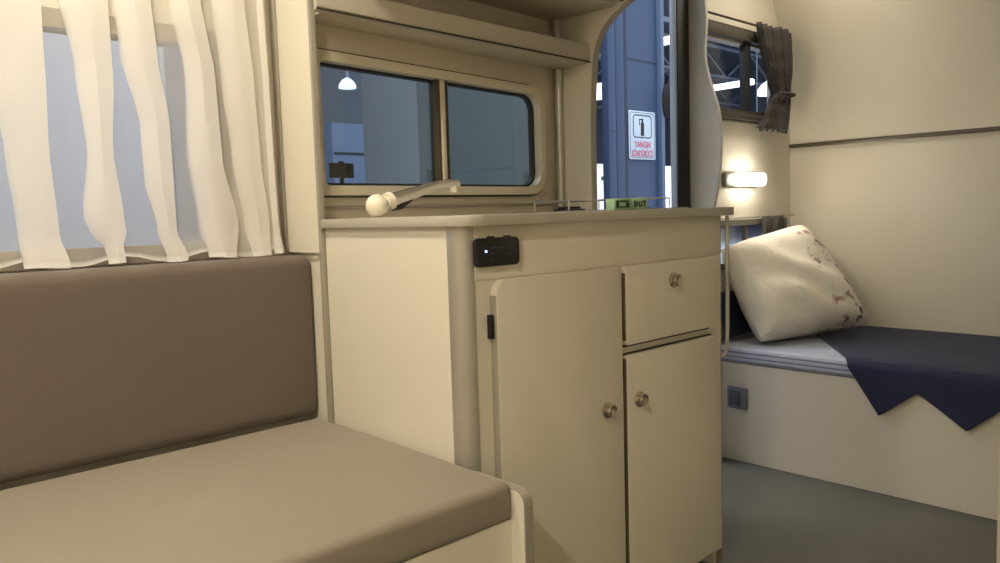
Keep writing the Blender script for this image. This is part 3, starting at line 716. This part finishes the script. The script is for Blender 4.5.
# light of the reading lamp
L = bpy.data.lights.new('reading_light', 'AREA'); L.shape = 'RECTANGLE'; L.size = 0.16; L.size_y = 0.03; L.energy = 0.5; L.color = (1, 0.88, 0.7)
lo = bpy.data.objects.new('reading_light', L); COL.objects.link(lo); lo.parent = l
lo.location = (0.015, -0.064, 0.0); lo.rotation_euler = (math.radians(-65), 0, 0)

# ------------------------------------------------------------------ the exhibition hall outside
b = new(); box(b, -30, 60, 1.75, 45, -0.5, -0.45); struct('floor_hall', b, M['whfloor'])
b = new(); box(b, -30, 60, 40, 40.3, -0.45, 11); struct('wall_hall', b, M['whwall'])
b = new(); box(b, 55, 55.3, 1.75, 40, -0.45, 11); struct('wall_hall_end', b, M['whwall'])
b = new(); box(b, -30, 60, 1.75, 45, 11, 11.2); struct('ceiling_hall', b, M['whroof'])
# roof trusses
def truss(Y, label):
    b = new(); x0, x1 = -10, 54
    bar(b, (x0, Y, 8.2), (x1, Y, 8.2), 0.16, 0.16); bar(b, (x0, Y, 9.8), (x1, Y, 9.8), 0.16, 0.16)
    n = 24
    for k in range(n):
        xa = x0+(x1-x0)*k/n; xb = x0+(x1-x0)*(k+1)/n
        bar(b, (xa, Y, 8.2 if k % 2 else 9.8), (xb, Y, 9.8 if k % 2 else 8.2), 0.09, 0.09)
    tag(obj('roof_truss', b, M['truss']), label, 'truss', 'steel trusses under the hall roof')
for k, Y in enumerate((12, 18, 24, 30, 36)): truss(Y, 'grey steel lattice truss under the hall roof seen through the windows')
# tube lights: long lit bars
def tube_light(x, y, z, L_, along='y', w=0.22, h=0.22):
    b = new()
    if along == 'y': box(b, x-w/2, x+w/2, y-L_/2, y+L_/2, z-h/2, z+h/2, 0.03)
    else: box(b, x-L_/2, x+L_/2, y-w/2, y+w/2, z-h/2, z+h/2, 0.03)
    t_ = thing('tube_light', 'long lit tube lamp hanging under the hall roof', 'lamp', (x, y, z), 'lit tube lamps of the hall')
    obj('tube', b, M['tube'], t_)
    for s_ in (-0.35, 0.35):
        b = new(); px, py = (x, y+L_*s_) if along == 'y' else (x+L_*s_, y)
        tube(b, [(px, py, z+h/2-0.01), (px, py, 10.999)], 0.012, 6); obj('hanger', b, M['truss'], t_)
for a in [(17.1, 14, 4.28, 2.4), (17.3, 17.5, 3.35, 2.0, 'y', 0.2, 0.2), (20.5, 14, 6.0, 2.6), (20.6, 18, 4.7, 3.0), (20.4, 10.6, 2.4, 1.4),
          (22.6, 13.4, 4.72, 2.0, 'y', 0.14, 0.18), (26, 17.8, 7.4, 2.0, 'y', 0.1, 0.1), (15, 19, 6.5, 2.4), (9.5, 16, 5.5, 2.4), (30.5, 15, 7.4, 2.4)]: tube_light(*a)
for a in [(27.5, 20.5, 7.0, 4.0, 'x', 0.07, 0.07), (24.8, 10.2, 4.3, 2.4, 'x', 0.05, 0.05), (28.0, 12.4, 5.0, 2.4, 'x', 0.06, 0.05), (5.3, 8, 2.68, 1.3, 'x', 0.07, 0.05)]: tube_light(*a)
# high bay lamp
def bay_lamp(x, y, z, r, lab):
    t_ = thing('bay_lamp', lab, 'lamp', (x, y, z))
    b = new(); lathe(b, [(r, 0.0), (r*0.93, r*0.45), (r*0.6, r*0.9), (r*0.2, r*1.15)], (x, y, z), n=24); obj('lamp_bell', b, M['tube'], t_)
    b = new(); lathe(b, [(r*0.22, r*1.15), (r*0.22, r*1.8), (0.01, r*1.85), (0.01, 1.2)], (x, y, z), n=12); obj('lamp_hanger', b, M['truss'], t_)
bay_lamp(4.95, 7.7, 2.38, 0.10, 'bell-shaped lit lamp seen through the kitchen window')
bay_lamp(26.6, 14, 4.85, 0.42, 'bell-shaped lit lamp seen through the upper bed window')

# blue steel column with sign
cx0, cx1, CY = 5.60, 6.44, 4.5
cl = thing('steel_column', 'blue painted steel column standing outside the doorway', 'column', (6.0, CY+0.2, -0.45))
b = new(); box(b, 5.86, 6.40, CY+0.02, CY+0.10, -0.449, 10.9); obj('web_plate', b, M['bluegrey'], cl, False)
b = new(); box(b, 5.60, 5.71, CY-0.02, CY+0.06, -0.449, 10.9, 0.01); box(b, 5.725, 5.855, CY-0.01, CY+0.06, -0.449, 10.9, 0.02); obj('flange', b, M['bluegrey'], cl)
b = new(); box(b, 5.856, 5.90, CY+0.0, CY+0.019, -0.449, 10.9); box(b, 5.711, 5.724, CY+0.01, CY+0.06, -0.449, 10.9); obj('groove', b, M['bluedark'], cl, False)
b = new(); box(b, 6.40, 6.455, CY-0.03, CY+0.18, -0.449, 10.9, 0.01); obj('flange', b, mat('light_blue_steel', rgb(100, 120, 148), 0.45), cl)
b = new(); box(b, 5.91, 6.39, CY+0.017, CY+0.0195, 2.30, 2.315); box(b, 5.61, 5.70, CY-0.0225, CY-0.0202, 1.62, 1.63); obj('plate_joint', b, M['bluedark'], cl)
sg = thing('fire_extinguisher_sign', 'pale rectangular sign with red lettering mounted on the blue steel column', 'sign', (6.10, CY-0.01, 1.38))
b = new(); slab(b, 5.905, 6.315, 1.385, 1.835, 0.02, CY-0.012, CY-0.002, 0.002); obj('sign_board', b, M['whsign'], sg)
b = new(); ring(b, 5.965, 6.255, 1.585, 1.80, 0.035, 0.010, CY-0.0135, CY-0.0122); ring(b, 5.92, 6.30, 1.40, 1.82, 0.018, 0.004, CY-0.0135, CY-0.0122); obj('sign_border', b, M['bluedark'], sg)
b = new(); slab(b, 6.085, 6.135, 1.605, 1.735, (0.008, 0.008, 0.02, 0.02), CY-0.0135, CY-0.0122, 0); box(b, 6.098, 6.122, CY-0.0135, CY-0.0122, 1.735, 1.765); box(b, 6.06, 6.12, CY-0.0135, CY-0.0122, 1.752, 1.762); box(b, 6.06, 6.07, CY-0.0135, CY-0.0122, 1.70, 1.76); obj('extinguisher_symbol', b, M['rubber'], sg)
def text_mesh(s, size, x, y, z, m, par, name, sx=1.0):
    cv = bpy.data.curves.new('t', 'FONT'); cv.body = s; cv.size = size; cv.align_x = 'CENTER'; cv.extrude = 0.0006; cv.offset = size*0.02
    o = bpy.data.objects.new('t', cv); COL.objects.link(o); dg = bpy.context.evaluated_depsgraph_get(); dg.update()
    me = bpy.data.meshes.new_from_object(o.evaluated_get(dg)); bpy.data.objects.remove(o)
    bm = new(); bm.from_mesh(me); bpy.data.meshes.remove(me)
    for v in bm.verts: v.co = Vector((x+v.co.x*sx, y-v.co.z, z+v.co.y))
    return obj(name, bm, m, par, False)
text_mesh('YANGIN', 0.082, 6.11, CY-0.0135, 1.497, M['red'], sg, 'sign_lettering', 0.80)
text_mesh('SÖNDÜRÜCÜ', 0.082, 6.11, CY-0.0135, 1.412, M['red'], sg, 'sign_lettering', 0.66)
# hanging cable coil and fitting at the column
ck = thing('cable_coil', 'black cable coil hanging at the right side of the blue column', 'cable', (6.42, CY-0.06, 1.82))
b = new()
for q in range(5):
    tube(b, [(6.47+0.01*q+0.055*math.cos(a*PI/10), CY-0.042-0.012*q, 1.95+0.15*math.sin(a*PI/10)) for a in range(20)], 0.012, 8, closed=True)
obj('coil', b, M['rubber'], ck)
b = new(); tube(b, smoothpath([(6.47, CY-0.06, 2.10), (6.50, CY-0.06, 2.16), (6.58, CY-0.06, 2.20), (6.72, CY-0.06, 2.12)], 5), 0.012, 8); obj('tail', b, M['rubber'], ck)
# grey display boards standing beyond the kitchen window
dp = thing('display_board', 'tall grey display boards standing beyond the kitchen window', 'display board', (3.45, 4.0, -0.45))
b = new(); box(b, 3.40, 3.46, 4.42, 5.10, -0.44, 2.6, 0.004); obj('board_panel', b, mat('blue_grey_board', rgb(160, 166, 174), 0.6, var=0.04, vscale=1), dp)
b = new(); box(b, 3.405, 3.46, 3.02, 4.415, -0.44, 2.6, 0.004); obj('board_panel', b, mat('green_grey_board', rgb(134, 144, 143), 0.6, var=0.04, vscale=1), dp)
for y in (3.2, 4.9):
    b = new(); box(b, 3.25, 3.65, y-0.04, y+0.04, -0.449, -0.435, 0.003); obj('foot', b, M['truss'], dp)

# white caravan far behind the column
wc = thing('white_caravan', 'white caravan parked far behind the blue column', 'caravan', (18, 15, -0.45))
pts = rrect(14.6, 21.6, -0.1, 2.2, (0.2, 0.2, 0.6, 0.6), 8)
b = new(); prism(b, pts, 'y', 14.0, 16.2, 0.0); obj('body', b, M['white'], wc)
b = new(); slab(b, 17.12, 17.24, 1.75, 1.86, 0.04, 13.985, 13.999, 0); obj('round_vent', b, M['vanwindow'], wc)
b = new(); slab(b, 18.2, 19.4, 0.9, 1.7, 0.1, 13.985, 13.999, 0); obj('window', b, M['vanwindow'], wc)
for x in (17.4, 18.5):
    b = new(); lathe(b, [(0.28, -0.10), (0.33, -0.07), (0.33, 0.07), (0.28, 0.10)], (x, 14.1, -0.12), 'y', 24); obj('wheel', b, M['rubber'], wc)
# pale blue steel locker beyond the kitchen window
lk = thing('steel_locker', 'tall pale blue steel locker with a seam, left in the kitchen window view', 'locker', (5.2, 8.3, -0.45))
b = new(); box(b, 4.90, 5.46, 8.0, 8.5, -0.449, 2.03, 0.02); obj('body', b, M['paleblue'], lk)
b = new(); box(b, 4.92, 5.44, 7.992, 7.9995, 1.66, 1.69); obj('seam', b, M['bluedark'], lk)
b = new(); box(b, 2.0, 8.2, 9.5, 9.7, -0.449, 3.3); tag(obj('display_screen_wall', b, mat('dark_slate_booth_wall', rgb(110, 118, 134), 0.6, var=0.1, vscale=1)), 'dark slate booth wall behind the pale locker', 'wall panel')
b = new(); box(b, -4.0, 1.9, 5.0, 5.1, -0.449, 3.2, 0.01); tag(obj('booth_panel', b, mat('blue_grey_booth_panel', rgb(186, 186, 190), 0.6, var=0.06, vscale=1)), 'blue-grey booth panel seen through the sheer curtain', 'wall panel')

# hall lights; the first, low one is added to brighten the doorway panel
for (x, y, z, e, sz) in ((1.1, 3.2, 2.7, 16, 0.4), (1.0, 3.4, 6, 60, 1.2), (5.0, 3.6, 6, 70, 1.2), (12, 9, 6, 500, 1.2), (22, 11, 6, 700, 1.2)):
    L = bpy.data.lights.new('hall_light', 'AREA'); L.shape = 'SQUARE'; L.size = sz; L.energy = e; L.color = (0.90, 0.95, 1.0)
    lo = bpy.data.objects.new('hall_light', L); COL.objects.link(lo); lo.location = (x, y, z)
wo = bpy.data.worlds.new('hall_air'); SC.world = wo; wo.use_nodes = True
wo.node_tree.nodes['Background'].inputs['Color'].default_value = (0.66, 0.71, 0.80, 1); wo.node_tree.nodes['Background'].inputs['Strength'].default_value = 0.98

# ------------------------------------------------------------------ camera
yaw, pitch, roll = math.radians(46.82032524), math.radians(4.98973843), math.radians(-1.73451557)
f = Vector((math.cos(yaw)*math.cos(pitch), math.sin(yaw)*math.cos(pitch), -math.sin(pitch)))
rt = Vector((math.sin(yaw), -math.cos(yaw), 0)); up = rt.cross(f)
r2 = math.cos(roll)*rt+math.sin(roll)*up; u2 = -math.sin(roll)*rt+math.cos(roll)*up
cam = bpy.data.cameras.new('camera'); co = bpy.data.objects.new('camera', cam); COL.objects.link(co)
mtx = Matrix((r2, u2, -f)).transposed().to_4x4(); mtx.translation = Vector((0, 0, 0.92)); co.matrix_world = mtx
cam.sensor_width = 36; cam.lens = 781.234/1000*36; cam.clip_start = 0.02; cam.clip_end = 200
SC.camera = co
SC.view_settings.view_transform = 'Standard'; SC.view_settings.look = 'None'; SC.view_settings.gamma = 1
SC.view_settings.exposure = 0.62; SC.view_settings.use_curve_mapping = False
